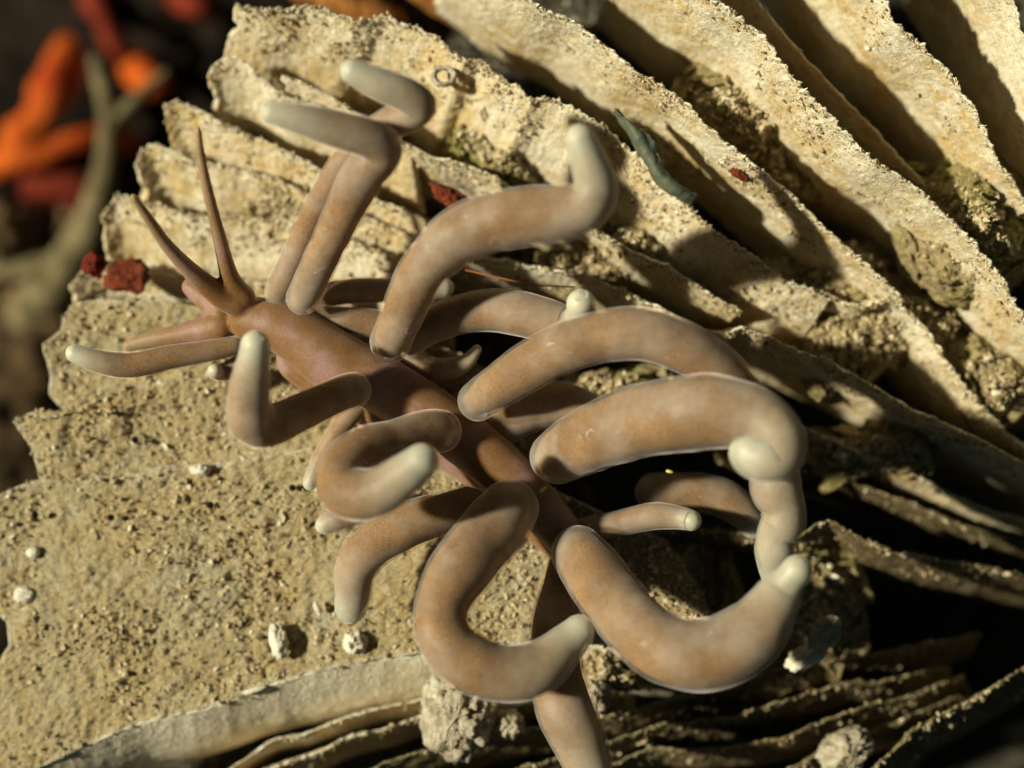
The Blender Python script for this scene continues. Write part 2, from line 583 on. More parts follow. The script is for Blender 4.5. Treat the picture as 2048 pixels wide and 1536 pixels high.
Pb2 = Pb + (np.array([0, 0, 1.0]) * (0.16 * fbm(Pb, 2.5, 4, 40, 0.6) + 0.03 * fbm(Pb, 14, 3, 41))[..., None])
Qb = Pb2.copy()
Qb[..., 2] = -6.4
cen = np.array([1.6, 0, 0])
Qb[..., :2] = cen[:2] + (Qb[..., :2] - cen[:2]) * 0.9
mB, nB = Pb2.shape[:2]
top = grid_faces(mB, nB)
edge = np.concatenate([np.arange(nB - 1), np.arange(mB - 1) * nB + nB - 1, (mB - 1) * nB + np.arange(nB - 1, 0, -1), np.arange(mB - 1, 0, -1) * nB])
e2 = np.roll(edge, -1)
off = mB * nB
side = np.stack([edge, e2, e2 + off, edge + off], -1)
Vb = np.vstack([Pb2.reshape(-1, 3), Qb.reshape(-1, 3)])
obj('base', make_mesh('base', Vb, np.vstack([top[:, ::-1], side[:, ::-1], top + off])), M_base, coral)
GB = (Pb2, np.broadcast_to(np.array([0, 0, 1.0]), Pb2.shape))

# each septum: crest polyline (photo px, height), foot displacement in px, depth, thickness
SEPTA = [
    # crest, (dx, dy) of the foot, depth, thickness, teeth, grains
    ([(1960, -120, .25), (2030, 0, .22), (2075, 140, .16), (2120, 300, .1), (2200, 480, 0)], (-110, 60), 0.9, 0.06, 0.025, 250),
    ([(1660, -160, .22), (1770, 0, .20), (1805, 55, .20), (1890, 135, .16), (1950, 220, .12), (1992, 310, .04), (2060, 420, -.1)], (-150, 95), 0.95, 0.07, 0.03, 700),
    ([(1380, -160, -.12), (1530, 20, -.16), (1610, 110, -.2), (1690, 195, -.24), (1770, 285, -.3), (1850, 372, -.36)], (-60, 50), 0.5, 0.05, 0.015, 150),
    ([(1290, -120, .2), (1420, 0, .2), (1500, 58, .2), (1580, 148, .2), (1660, 238, .18), (1750, 322, .16), (1832, 372, .14), (1900, 440, .1), (1990, 540, .04), (2060, 650, -.05), (2200, 820, -.3)], (-170, 130), 0.95, 0.08, 0.03, 1200),
    ([(900, -120, .05), (1061, 0, .06), (1147, 43, .06), (1198, 82, .06), (1262, 135, .08), (1326, 172, .08), (1377, 211, .06), (1435, 270, .06), (1529, 344, .04), (1590, 398, 0), (1654, 461, -.05), (1736, 535, -.12), (1810, 600, -.2)], (-120, 105), 0.8, 0.07, 0.025, 1000),
    ([(468, 12, -.32), (530, 20, -.28), (612, 14, -.24), (709, 39, -.2), (764, 36, -.2), (803, 47, -.2), (866, 74, -.18), (928, 130, -.16), (959, 122, -.15), (995, 152, -.14), (1045, 184, -.12), (1061, 203, -.12), (1104, 195, -.1), (1166, 227, -.1), (1225, 270, -.1), (1300, 336, -.1), (1342, 375, -.12), (1424, 449, -.14), (1490, 500, -.18), (1572, 559, -.22), (1660, 600, -.28)], (-95, 190), 0.62, 0.07, 0.025, 2200),
    ([(740, 262, -.34), (800, 285, -.32), (870, 316, -.3), (950, 336, -.28), (990, 355, -.27), (1040, 390, -.25), (1120, 430, -.22), (1194, 461, -.2), (1264, 504, -.2), (1342, 539, -.2), (1416, 586, -.22), (1480, 625, -.28)], (-60, 95), 0.5, 0.06, 0.02, 800),
    ([(820, 480, -.34), (900, 505, -.32), (1014, 523, -.28), (1088, 539, -.25), (1166, 558, -.22), (1245, 582, -.2), (1326, 617, -.18), (1404, 656, -.16), (1450, 664, -.15), (1498, 654, -.14), (1580, 691, -.14), (1639, 715, -.16), (1756, 770, -.2), (1814, 809, -.24), (1951, 875, -.32), (2060, 935, -.4), (2200, 1010, -.6)], (-60, 130), 0.62, 0.06, 0.03, 1500),
    ([(1500, 540, -.4), (1580, 568, -.34), (1640, 582, -.3), (1720, 612, -.26), (1780, 598, -.24), (1840, 645, -.24), (1890, 720, -.28), (1930, 770, -.34), (2000, 850, -.44), (2090, 930, -.6)], (-75, 120), 0.55, 0.06, 0.025, 1100),
    ([(1440, 800, -.5), (1560, 840, -.46), (1640, 872, -.44), (1720, 905, -.46), (1830, 950, -.52), (1950, 1010, -.6), (2100, 1060, -.8)], (-40, 90), 0.6, 0.05, 0.02, 500),
    ([(1420, 900, -.62), (1560, 930, -.58), (1680, 960, -.6), (1800, 1000, -.66), (1930, 1050, -.74), (2100, 1100, -.95)], (-20, 80), 0.6, 0.05, 0.02, 150),
    ([(1250, 1060, -.42), (1400, 1058, -.4), (1540, 1070, -.36), (1600, 1068, -.34), (1655, 1042, -.32), (1720, 1075, -.34), (1800, 1102, -.4), (1900, 1120, -.46), (1975, 1132, -.52), (2100, 1160, -.75)], (-10, 110), 0.7, 0.05, 0.03, 900),
    # left group: short broken septa whose free ends stick out over the dark
    ([(412, 150, -.46), (432, 130, -.44), (475, 123, -.42), (520, 150, -.42), (560, 188, -.42), (640, 215, -.42), (730, 252, -.4), (820, 300, -.4)], (15, 130), 0.45, 0.06, 0.015, 260),
    ([(560, 150, -.36), (600, 165, -.34), (660, 195, -.34), (720, 232, -.34), (800, 270, -.36)], (-10, 40), 0.35, 0.03, 0.01, 80),
    ([(318, 222, -.52), (345, 208, -.5), (395, 226, -.48), (470, 258, -.46), (510, 275, -.44), (600, 315, -.42), (660, 350, -.42), (760, 400, -.42), (850, 440, -.4)], (25, 120), 0.42, 0.07, 0.015, 420),
    ([(262, 335, -.56), (290, 297, -.54), (345, 308, -.52), (410, 326, -.5), (520, 345, -.5), (600, 380, -.48), (700, 420, -.46), (830, 470, -.44)], (25, 130), 0.40, 0.07, 0.02, 500),
    ([(198, 445, -.58), (228, 402, -.56), (290, 408, -.54), (370, 430, -.52), (480, 430, -.5), (600, 455, -.48), (720, 490, -.46), (880, 545, -.42)], (20, 170), 0.36, 0.07, 0.025, 900),
    ([(138, 575, -.62), (170, 540, -.6), (230, 520, -.58), (320, 545, -.56), (430, 550, -.54), (560, 560, -.5), (700, 590, -.48)], (10, 100), 0.3, 0.06, 0.02, 400),
    # bottom group: crests run down from the plate to the lower frame edge
    ([(60, 1545, -.32), (180, 1490, -.31), (280, 1450, -.30), (380, 1428, -.29), (460, 1402, -.28), (520, 1378, -.27), (640, 1345, -.26), (760, 1320, -.26), (870, 1305, -.26), (1000, 1290, -.28), (1150, 1290, -.3), (1300, 1300, -.34), (1450, 1290, -.4)], (20, 150), 0.42, 0.05, 0.010, 40),
    ([(430, 1560, -.46), (539, 1487, -.44), (609, 1471, -.42), (664, 1448, -.42), (722, 1428, -.42), (800, 1409, -.42), (930, 1390, -.44), (1060, 1375, -.46), (1200, 1372, -.48)], (10, 40), 0.5, 0.04, 0.02, 500),
    ([(420, 1600, -.48), (540, 1540, -.46), (640, 1508, -.45), (700, 1480, -.44), (790, 1456, -.44), (860, 1432, -.44), (980, 1420, -.46), (1100, 1400, -.48)], (10, 45), 0.5, 0.05, 0.03, 800),
    ([(600, 1600, -.46), (756, 1534, -.42), (873, 1498, -.40), (990, 1467, -.40), (1088, 1455, -.40), (1180, 1436, -.42), (1248, 1424, -.42), (1385, 1381, -.44), (1451, 1370, -.46), (1560, 1332, -.5), (1717, 1311, -.58), (1834, 1288, -.68), (1960, 1262, -.9)], (15, 80), 0.6, 0.05, 0.02, 900),
    ([(860, 1600, -.48), (1040, 1540, -.46), (1180, 1500, -.46), (1326, 1448, -.46), (1470, 1432, -.46), (1560, 1405, -.48), (1678, 1370, -.54), (1756, 1362, -.6), (1900, 1330, -.8)], (15, 55), 0.55, 0.05, 0.03, 800),
    ([(1100, 1600, -.5), (1267, 1510, -.48), (1400, 1500, -.48), (1560, 1479, -.48), (1639, 1448, -.5), (1748, 1409, -.56), (1820, 1390, -.62), (1930, 1350, -.8)], (15, 55), 0.55, 0.05, 0.02, 500),
    ([(1380, 1640, -.5), (1520, 1570, -.48), (1600, 1530, -.46), (1660, 1492, -.46), (1725, 1468, -.5), (1800, 1440, -.58), (1920, 1390, -.75)], (15, 60), 0.5, 0.06, 0.03, 400),
    ([(1640, 1640, -.36), (1756, 1528, -.36), (1800, 1490, -.36), (1826, 1462, -.36), (1912, 1416, -.36), (1990, 1372, -.36), (2048, 1338, -.38), (2180, 1260, -.5)], (20, 75), 0.7, 0.07, 0.04, 1400),
]
FACES = []
for i, (crest, (dx, dy), depth, thick, teeth, ng) in enumerate(SEPTA):
    cp = np.array(crest, float)
    L = np.linalg.norm(np.diff(px(cp), axis=0), axis=1).sum()
    n = int(L / 0.0085)
    A = px(catmull(cp, n)) if i not in (5,) else px(poly(cp, n))
    if i < 5:
        dx, dy, depth = dx * 0.45, dy * 0.45, depth * 1.35
    elif i == 5:
        dx, dy, depth = dx * 0.8, dy * 0.8, depth * 1.3
    elif i < 9:
        dx, dy, depth = dx * 0.5, dy * 0.5, depth * 1.6
    elif i < 12 or i > 17:
        # these sheets lean outward, away from the middle of the skeleton
        depth *= 1.5
        mid = cp[len(cp) // 2]
        dx, dy = dx * 0.7 + (mid[0] - 1024) * depth / 9.6, dy * 0.7 + (mid[1] - 768) * depth / 9.6
    # the foot is displaced in the place (leaning sheet), not along the line of sight
    B = px(catmull(cp, n)) + np.array([dx * PX, -dy * PX, -depth])
    m = 44
    vv = (np.linspace(0, 1, m) ** 1.35)[:, None, None]
    P = A[None] * (1 - vv) + B[None] * vv
    # slight outward belly so that the face is not a ruled plane
    P += np.array([dx * PX, -dy * PX, 0.0]) * (0.22 * np.sin(vv * math.pi))
    o, P2, nr = slab('septum', P, thick, M_septum_dim if i in (10, 11) or i > 20 else M_brink if i == 18 else M_septum, coral, rough=0.004 if i == 18 else 0.014, wave=0.022, wfreq=1.1, seed=100 + i * 13, teeth=teeth * 1.7, tfreq=30, ragged=0.05, streak=0.004)
    FACES.append((P2, nr))
    if i == 18:
        continue
    if i > 18:
        ng = int(ng * 0.3)
    add_spikes(P2, nr, int(L * (25 if i > 18 else 60)))
    add_grains(P2[:18], nr[:18], ng, 0.004, 0.017, 4.0, i)
    add_grains(P2[:3], nr[:3], int(ng * 0.4), 0.003, 0.013, 2.0, i + 50, lo=-0.3)


def zplane(x, y):
    return -0.27 - 0.00010 * (600 - x) + 0.00004 * (y - 1100)


# three overlapping plates under the animal
def plate(Ap, Bp, C0p, C1p, dz, n, m, seed, thick=0.10, ng=2000):
    f = lambda L, k: px(np.array([(a, b, zplane(a, b) + dz) for a, b in poly(np.array([(a, b, 0) for a, b in L]), k)[:, :2]]))
    P = coons(f(Ap, n), f(Bp, n), f(C0p, m), f(C1p, m))
    o, P2, nr = slab('plate', P, thick, M_plate, coral, rough=0.034, wave=0.07, wfreq=1.7, seed=seed, taper=False, flip=None, rim_all=True)
    FACES.append((P2, nr))
    add_grains(P2, nr, ng, 0.004, 0.020, 3.0, seed, lo=-0.3)
    return P2, nr


PL3 = plate([(-70, 1600), (60, 1545), (180, 1488), (280, 1448), (380, 1426), (460, 1400), (520, 1376), (640, 1343), (760, 1318), (870, 1303), (1000, 1288), (1150, 1288), (1300, 1296), (1440, 1286)],
            [(-70, 1010), (0, 988), (60, 962), (105, 958), (150, 968), (200, 950), (250, 955), (330, 930), (450, 925), (600, 900), (760, 860), (900, 900), (1000, 930), (1150, 1000), (1330, 1080)],
            [(-70, 1600), (-60, 1420), (-10, 1330), (18, 1290), (10, 1240), (-40, 1210), (-60, 1120), (-70, 1010)],
            [(1440, 1286), (1430, 1240), (1400, 1180), (1330, 1080)], 0.0, 330, 170, 700, ng=9000)
PL2 = plate([(70, 1010), (200, 1040), (500, 1020), (800, 960), (1100, 1000)],
            [(150, 800), (165, 786), (230, 775), (330, 765), (480, 740), (640, 740), (800, 760), (1050, 880)],
            [(70, 1010), (82, 960), (72, 930), (62, 895), (45, 870), (28, 842), (60, 828), (100, 838), (132, 832), (150, 800)],
            [(1100, 1000), (1090, 960), (1070, 920), (1050, 880)], -0.045, 260, 90, 760, ng=3500)
PL1 = plate([(150, 850), (300, 850), (600, 830), (900, 850), (1150, 960)],
            [(140, 606), (170, 600), (200, 597), (240, 600), (290, 590), (350, 604), (430, 620), (560, 620), (700, 630), (900, 700), (1250, 880)],
            [(150, 850), (95, 790), (100, 750), (84, 690), (118, 660), (125, 630), (140, 606)],
            [(1150, 960), (1190, 930), (1220, 900), (1250, 880)], -0.10, 260, 80, 820, ng=3000)

# ------------------------------------------------------------------ the sea slug
slug = obj('sea_slug', None, None, label='translucent brown sea slug with long pale-tipped finger-like cerata crawling on coral', category='sea slug')
slug.empty_display_size = 0.2


def tube_points(ctrl, ring=36, seed=0, spacing=0.014, bump=0.02, cap0=True, cap1=True, scale=1.0, shrink=0.0, folds=None):
    """ctrl rows (px, py, z, radius px) -> ring grid V (k, ring, 3), parameter t"""
    c = np.array(ctrl, float)
    w = px(c[:, :3])
    rw = c[:, 3] * PX * (D - c[:, 2]) / D
    K = np.c_[w, rw]
    L = np.linalg.norm(np.diff(w, axis=0), axis=1).sum()
    k = max(24, int(L / spacing))
    Q = catmull(K, k * 3)
    X, r = Q[:, :3], Q[:, 3]
    s = np.r_[0, np.cumsum(np.linalg.norm(np.diff(X, axis=0), axis=1))]
    S = s[-1]
    r0, r1 = r[0], r[-1]
    # sample stations: dense in the two round ends
    body = np.linspace(0, S, k)
    st = np.unique(np.concatenate([body] + ([r0 * (1 - np.cos(np.linspace(0, math.pi / 2, 9)))] if cap0 else []) + ([S - r1 * (1 - np.cos(np.linspace(0, math.pi / 2, 11)))] if cap1 else [])))
    Xs = np.stack([np.interp(st, s, X[:, a]) for a in range(3)], -1)
    rs = np.interp(st, s, r)
    if cap0:
        q = np.clip(st / r0, 0, 1)
        rs = rs * np.sqrt(np.clip(1 - (1 - q) ** 2, 1e-6, 1))
    if cap1:
        q = np.clip((S - st) / r1, 0, 1)
        rs = rs * np.sqrt(np.clip(1 - (1 - q) ** 2, 1e-6, 1))
    T = np.gradient(Xs, axis=0)
    T /= np.linalg.norm(T, axis=1, keepdims=True) + 1e-9
    U = np.zeros_like(T)
    a = np.cross(T[0], [0.3, 0.2, 1.0])
    U[0] = a / np.linalg.norm(a)
    for i in range(1, len(T)):
        a = U[i - 1] - T[i] * np.dot(U[i - 1], T[i])
        U[i] = a / np.linalg.norm(a)
    W = np.cross(T, U)
    th = np.linspace(0, 2 * math.pi, ring, endpoint=False)
    dirs = U[:, None] * np.cos(th)[None, :, None] + W[:, None] * np.sin(th)[None, :, None]
    V = Xs[:, None] + dirs * (rs * scale)[:, None, None]
    # irregular girth: soft swellings and faint annular folds
    nz = fbm(V, 3.2, 2, seed) * 1.0 + 0.5 * fbm(V, 8.0, 2, seed + 3)
    V = V + dirs * (rs[:, None] * nz * bump * 2.6)[..., None]
    # uneven swellings and shallow ring-like creases along the length
    ln = np.stack([st, st * 0 + seed * 1.7, st * 0], -1)
    ringy = 1.1 * fbm(ln, 3.0, 2, seed + 21) - 0.9 * np.clip(fbm(ln, 9.0, 2, seed + 22) - 0.30, 0, 1)
    V = V + dirs * (rs * ringy * bump * 2.2)[:, None, None]
    return V, st / S, rs, Xs


def tube_mesh(name, V, t):
    k, r = V.shape[:2]
    F = grid_faces(k, r)
    last = np.arange(k - 1)
    F = np.vstack([F, np.stack([last * r + r - 1, (last + 1) * r + r - 1, (last + 1) * r, last * r], -1)])
    Vf = V.reshape(-1, 3)
    # close the two ends with a fan of quads folded on a centre point
    n0, n1 = len(Vf), len(Vf) + 1
    Vf = np.vstack([Vf, V[0].mean(0), V[-1].mean(0)])
    j = np.arange(0, r, 2)
    c0 = np.stack([np.full(len(j), n0), (j + 2) % r, (j + 1) % r, j], -1)
    b = (k - 1) * r
    c1 = np.stack([np.full(len(j), n1), b + j, b + (j + 1) % r, b + (j + 2) % r], -1)
    F = np.vstack([F[:, ::-1], c0[:, ::-1], c1[:, ::-1]])
    tt = np.r_[np.repeat(t, r), t[0], t[-1]]
    return make_mesh(name, Vf, F, True, {'t': tt})


# body, head, oral tentacles and rhinophores: one continuous skin
BODY = [
    [(462, 640, -.06, 44), (520, 642, -.02, 50), (590, 668, 0, 56), (670, 722, .0, 62), (760, 768, 0, 58), (850, 822, .0, 56), (930, 880, .0, 54), (1010, 945, .0, 52), (1070, 1005, -.02, 47), (1120, 1062, -.05, 42), (1180, 1130, -.08, 34), (1250, 1210, -.12, 22), (1310, 1270, -.16, 10)],
    [(500, 612, .02, 38), (478, 606, .05, 32), (440, 590, .10, 26), (385, 545, .22, 19), (332, 488, .36, 14), (292, 430, .48, 11), (262, 388, .56, 7)],
    [(505, 612, .02, 36), (488, 600, .05, 30), (460, 555, .12, 20), (438, 470, .24, 14), (414, 375, .36, 11), (400, 300, .44, 9), (396, 252, .48, 6)],
    [(470, 650, -.06, 42), (430, 655, -.08, 32), (370, 668, -.12, 24), (300, 680, -.16, 18), (245, 694, -.18, 11)],
    [(465, 630, -.06, 40), (425, 608, -.10, 26), (395, 585, -.14, 21), (368, 562, -.16, 17)],
    # foot margin
    [(560, 690, -.10, 46), (640, 745, -.12, 52), (740, 800, -.14, 54), (850, 860, -.14, 50), (960, 940, -.14, 44), (1060, 1030, -.15, 40), (1150, 1120, -.17, 32)],
]
segs_v, segs_f, nv = [], [], 0
for b in BODY:
    V, t, rs, Xs = tube_points(b, 28, 5, 0.02, 0.012)
    me = tube_mesh('tmp', V, t)
    co = np.empty(len(me.vertices) * 3, np.float32)
    me.vertices.foreach_get('co', co)
    fi = np.empty(len(me.loops), np.int32)
    me.loops.foreach_get('vertex_index', fi)
    segs_v.append(co.reshape(-1, 3))
    segs_f.append(fi.reshape(-1, 4) + nv)
    nv += len(me.vertices)
    bpy.data.meshes.remove(me)
me = make_mesh('body', np.vstack(segs_v), np.vstack(segs_f))
tmp = bpy.data.objects.new('body_tmp', me)
C.objects.link(tmp)
rm = tmp.modifiers.new('remesh', 'REMESH')
rm.mode = 'VOXEL'
rm.voxel_size = 0.0105
rm.use_smooth_shade = True
sm = tmp.modifiers.new('smooth', 'SMOOTH')
sm.factor = 0.5
sm.iterations = 7
dg = bpy.context.evaluated_depsgraph_get()
me2 = bpy.data.meshes.new_from_object(tmp.evaluated_get(dg))
bpy.data.objects.remove(tmp)
me2.name = 'body'
co = np.empty(len(me2.vertices) * 3, np.float32)
me2.vertices.foreach_get('co', co)
co = co.reshape(-1, 3).astype(float)
tip = np.zeros(len(co))
for b in BODY[1:4]:
    e = px(np.array(b[-1][:3]))
    s0 = px(np.array(b[1][:3]))
    ln = np.linalg.norm(e - s0)
    tip = np.maximum(tip, np.clip(1 - np.linalg.norm(co - e, axis=1) / (ln * 0.75), 0, 1))
a = me2.attributes.new('tip', 'FLOAT', 'POINT')
a.data.foreach_set('value', tip.astype(np.float32))
me2.polygons.foreach_set('use_smooth', np.ones(len(me2.polygons), bool))
obj('body', me2, M_body, slug)

CERATA = [
    [(490, 688, .02, 22), (430, 700, .06, 23), (345, 714, .10, 26), (262, 730, .14, 28), (195, 722, .18, 25), (132, 700, .20, 16)],
    [(505, 712, -.05, 24), (462, 738, -.04, 21), (436, 745, .0, 17), (426, 738, .08, 13)],
    [(738, 778, .12, 36), (690, 785, .20, 38), (605, 822, .34, 43), (535, 852, .46, 47), (500, 835, .55, 49), (499, 775, .62, 43), (510, 710, .68, 33), (511, 662, .72, 26)],
    [(592, 622, .06, 34), (630, 545, .18, 36), (682, 435, .38, 42), (728, 350, .55, 46), (765, 308, .64, 43), (745, 280, .72, 41), (665, 256, .80, 38), (585, 234, .86, 28), (520, 222, .88, 20)],
    [(545, 612, .0, 30), (592, 505, .10, 29), (650, 390, .28, 32), (715, 295, .42, 35), (785, 245, .54, 38), (838, 214, .62, 38), (812, 190, .68, 37), (760, 168, .72, 33), (682, 132, .76, 22)],
    [(768, 715, .12, 40), (800, 640, .26, 44), (848, 540, .42, 50), (925, 466, .54, 58), (1020, 435, .62, 60), (1110, 428, .68, 58), (1168, 412, .72, 54), (1190, 372, .76, 46), (1172, 310, .80, 36), (1148, 250, .84, 27)],
    [(600, 600, -.12, 26), (700, 582, -.10, 27), (800, 580, -.12, 26), (908, 575, -.14, 20)],
    [(590, 640, -.10, 28), (690, 640, -.06, 30), (790, 655, -.08, 30), (850, 670, -.1, 26)],
    [(805, 712, .0, 22), (845, 662, .05, 35), (915, 630, .10, 42), (1000, 620, .14, 44), (1085, 638, .18, 44), (1142, 652, .24, 40), (1162, 628, .36, 33), (1158, 585, .46, 27)],
    [(800, 705, -.08, 22), (860, 738, -.08, 24), (925, 728, -.06, 18), (960, 692, -.02, 8)],
    [(930, 820, .08, 40), (990, 778, .22, 46), (1070, 724, .38, 50), (1170, 680, .50, 52), (1280, 668, .56, 54), (1380, 700, .54, 52), (1455, 755, .46, 48), (1520, 840, .38, 46), (1548, 920, .40, 48), (1552, 975, .44, 53), (1569, 1015, .44, 41), (1566, 1045, .42, 44), (1552, 1070, .40, 37), (1549, 1102, .38, 39), (1548, 1140, .34, 29), (1562, 1190, .30, 22)],
    [(1075, 935, .06, 44), (1150, 893, .22, 60), (1240, 852, .42, 72), (1340, 830, .58, 76), (1430, 822, .66, 74), (1510, 836, .72, 64), (1558, 872, .78, 50), (1556, 905, .76, 53), (1516, 912, .75, 50), (1474, 868, .72, 35)],
    [(1140, 1065, -.06, 24), (1230, 1048, -.02, 26), (1305, 1032, .02, 29), (1362, 1036, .06, 24), (1398, 1046, .14, 20)],
    [(1270, 985, -.22, 36), (1400, 985, -.22, 40), (1475, 1015, -.22, 38), (1525, 1070, -.24, 26)],
    [(1135, 1075, .04, 48), (1188, 1148, .28, 60), (1258, 1236, .50, 68), (1340, 1298, .60, 72), (1430, 1306, .64, 72), (1510, 1258, .66, 64), (1558, 1188, .66, 44), (1578, 1160, .68, 32), (1612, 1118, .72, 28)],
    [(1042, 975, .12, 48), (1010, 1030, .24, 64), (940, 1115, .40, 68), (885, 1212, .52, 58), (900, 1290, .58, 62), (980, 1340, .58, 60), (1070, 1338, .54, 57), (1132, 1288, .48, 42), (1180, 1236, .46, 27)],
    [(975, 995, .02, 36), (900, 1022, .10, 45), (812, 1052, .16, 50), (742, 1092, .16, 48), (712, 1142, .14, 42), (705, 1195, .10, 36), (698, 1245, .06, 28)],
    [(915, 870, .12, 42), (860, 862, .22, 43), (785, 882, .36, 42), (720, 900, .48, 46), (682, 945, .58, 50), (695, 985, .66, 52), (755, 985, .72, 52), (812, 948, .78, 43), (868, 900, .84, 29)],
    [(735, 795, -.06, 22), (692, 842, -.04, 23), (652, 900, -.04, 21), (628, 948, -.05, 18), (615, 980, -.04, 14)],
    [(760, 1000, -.04, 34), (710, 1018, -.04, 32), (672, 1038, -.04, 26), (632, 1058, -.04, 15)],
    [(1140, 1085, -.08, 34), (1122, 1175, .0, 44), (1108, 1260, .08, 51), (1112, 1340, .12, 55), (1132, 1420, .14, 58), (1162, 1490, .14, 54), (1182, 1545, .12, 46), (1195, 1600, .10, 26)],
    [(960, 880, -.10, 40), (1060, 820, -.08, 46), (1140, 808, -.06, 42), (1220, 850, -.08, 34)],
]
for i, c in enumerate(CERATA):
    V, t, rs, Xs = tube_points(c, 40, 200 + i * 7, 0.012, 0.03)
    o = obj('ceras', tube_mesh('ceras', V, t), M_sheath, slug)
    V2, t2, rs2, X2 = tube_points(c, 32, 200 + i * 7, 0.016, 0.03, scale=1.0)
    # the gland fills the middle and stops short of the tip
    cen = V2.mean(axis=1, keepdims=True)
    prof = 0.89 * np.clip((1.0 - t2) / 0.10, 0.0, 1) ** 0.5 * np.clip(0.6 + t2 * 5, 0, 1)
    V2 = cen + (V2 - cen) * prof[:, None, None]
    V2 = V2[(t2 < 0.975) & (t2 > 0.02)]
    t2 = t2[(t2 < 0.975) & (t2 > 0.02)]
    obj('gland', tube_mesh('gland', V2, t2), M_gland, o)

# ------------------------------------------------------------------ sediment: mounds in the gullies and loose grains
MOUNDS = [  # px, py, z of top, half-width px, half-height px, height
    (1470, 215, -.12, 95, 85, .45), (1960, 440, -.02, 120, 110, .5), (1690, 560, -.34, 110, 70, .35), (1560, 300, -.3, 70, 70, .35),
    (1750, 900, -.36, 110, 45, .3), (1220, 775, -.30, 75, 45, .25), (1640, 1230, -.36, 95, 110, .45), (1010, 300, -.36, 90, 60, .3),
    (1180, 525, -.32, 70, 40, .25), (1260, 480, -.30, 90, 40, .25), (760, 480, -.44, 90, 50, .2), (560, 395, -.48, 70, 45, .2),
    (1880, 660, -.3, 60, 50, .3), (1720, 700, -.3, 90, 60, .3), (1230, 1330, -.26, 80, 50, .3), (1100, 1420, -.4, 110, 40, .3), (900, 970, -.26, 60, 45, .2),
    (1800, 620, -.3, 60, 40, .3), (2000, 760, -.28, 60, 70, .3), (1340, 1180, -.36, 130, 70, .3), (1560, 1360, -.5, 70, 40, .2),
]
MV, MF, off = [], [], 0
for k, (mx, my, mz, hx, hy, hh) in enumerate(MOUNDS):
    c = px(np.array([mx, my, mz]))
    nr_, nt_ = 64, 150
    rr = np.linspace(0, 1, nr_)[:, None]
    tt = np.linspace(0, 2 * math.pi, nt_)[None, :]
    X = c[0] + rr * np.cos(tt) * hx * PX * 1.5
    Y = c[1] + rr * np.sin(tt) * hy * PX * 1.4
    Z = c[2] - 0.10 - hh * 0.6 * rr ** 1.8 + 0 * tt
    P = np.stack([X, Y, Z], -1)
    d = 0.19 * fbm(P, 3.8, 3, 900 + k) + 0.09 * fbm(P, 11, 3, 930 + k, 0.65) + 0.05 * fbm(P, 30, 2, 960 + k)
    P[..., 2] += d
    P[..., :2] += 0.16 * np.stack([fbm(P, 4, 2, 970 + k), fbm(P, 4, 2, 980 + k)], -1) * rr[..., None]
    MV.append(P.reshape(-1, 3))
    MF.append(grid_faces(nr_, nt_)[:, ::1] + off)
    off += nr_ * nt_
    up = np.broadcast_to(np.array([0, 0, 1.0]), P.shape)
    add_grains(P[:46], up[:46], 900, 0.005, 0.024, 5, k + 300, lo=-0.6)
obj('sediment', make_mesh('sediment', np.vstack(MV), np.vstack(MF)), M_mound, None, kind='stuff',
    label='crumbly brown sediment heaped in the gullies between coral septa', category='sediment')
sel = GB[0][..., 2] > -1.55
add_grains(GB[0][sel], GB[1][sel], 2000, 0.008, 0.03, 3, 77)

GV = np.vstack(GR_V)
GS = np.concatenate(GR_S)
oct_v = np.array([(1, 0, 0), (-1, 0, 0), (0, 1, 0), (0, -1, 0), (0, 0, 1), (0, 0, -1)], float)
oct_f = np.array([(0, 2, 4), (2, 1, 4), (1, 3, 4), (3, 0, 4), (2, 0, 5), (1, 2, 5), (3, 1, 5), (0, 3, 5)])
k = len(GV)
base = oct_v[None] * (0.35 + 1.1 * rng.random((k, 6, 1))) * rng.uniform(0.5, 1.3, (k, 1, 3))
q = rng.normal(size=(k, 4))
q /= np.linalg.norm(q, axis=1, keepdims=True)
w_, x_, y_, z_ = q.T
Rm = np.stack([1 - 2 * (y_ * y_ + z_ * z_), 2 * (x_ * y_ - z_ * w_), 2 * (x_ * z_ + y_ * w_), 2 * (x_ * y_ + z_ * w_), 1 - 2 * (x_ * x_ + z_ * z_), 2 * (y_ * z_ - x_ * w_), 2 * (x_ * z_ - y_ * w_), 2 * (y_ * z_ + x_ * w_), 1 - 2 * (x_ * x_ + y_ * y_)], -1).reshape(k, 3, 3)
gv = np.einsum('kij,kvj->kvi', Rm, base) * GS[:, None, None] + GV[:, None]
gf = (oct_f[None] + (np.arange(k) * 6)[:, None, None]).reshape(-1, 3)
gv = gv.reshape(-1, 3)
g_r = np.repeat(rng.random(k), 6)
sa, sd, ss = np.vstack(SP_A), np.vstack(SP_D), np.concatenate(SP_S)  # coral spines of the septum crests, kept in the same mesh as the sand
e1 = np.cross(sd, rng.normal(size=sd.shape))
e1 /= np.linalg.norm(e1, axis=1, keepdims=True)
e2_ = np.cross(sd, e1)
wd = (ss * rng.uniform(0.18, 0.4, len(ss)))[:, None]
spv = np.stack([sa - sd * 0.006 + (e1 * math.cos(a) + e2_ * math.sin(a)) * wd for a in (0, 2.1, 4.2)] + [sa + sd * ss[:, None]], 1)
spf = np.array([(0, 1, 3), (1, 2, 3), (2, 0, 3)])
gf = np.vstack([gf, (spf[None] + (np.arange(len(sa)) * 4)[:, None, None]).reshape(-1, 3) + len(gv)])
gv = np.vstack([gv, spv.reshape(-1, 3)])
g_r = np.r_[g_r, np.repeat(rng.uniform(0.5, 1.0, len(sa)), 4)]
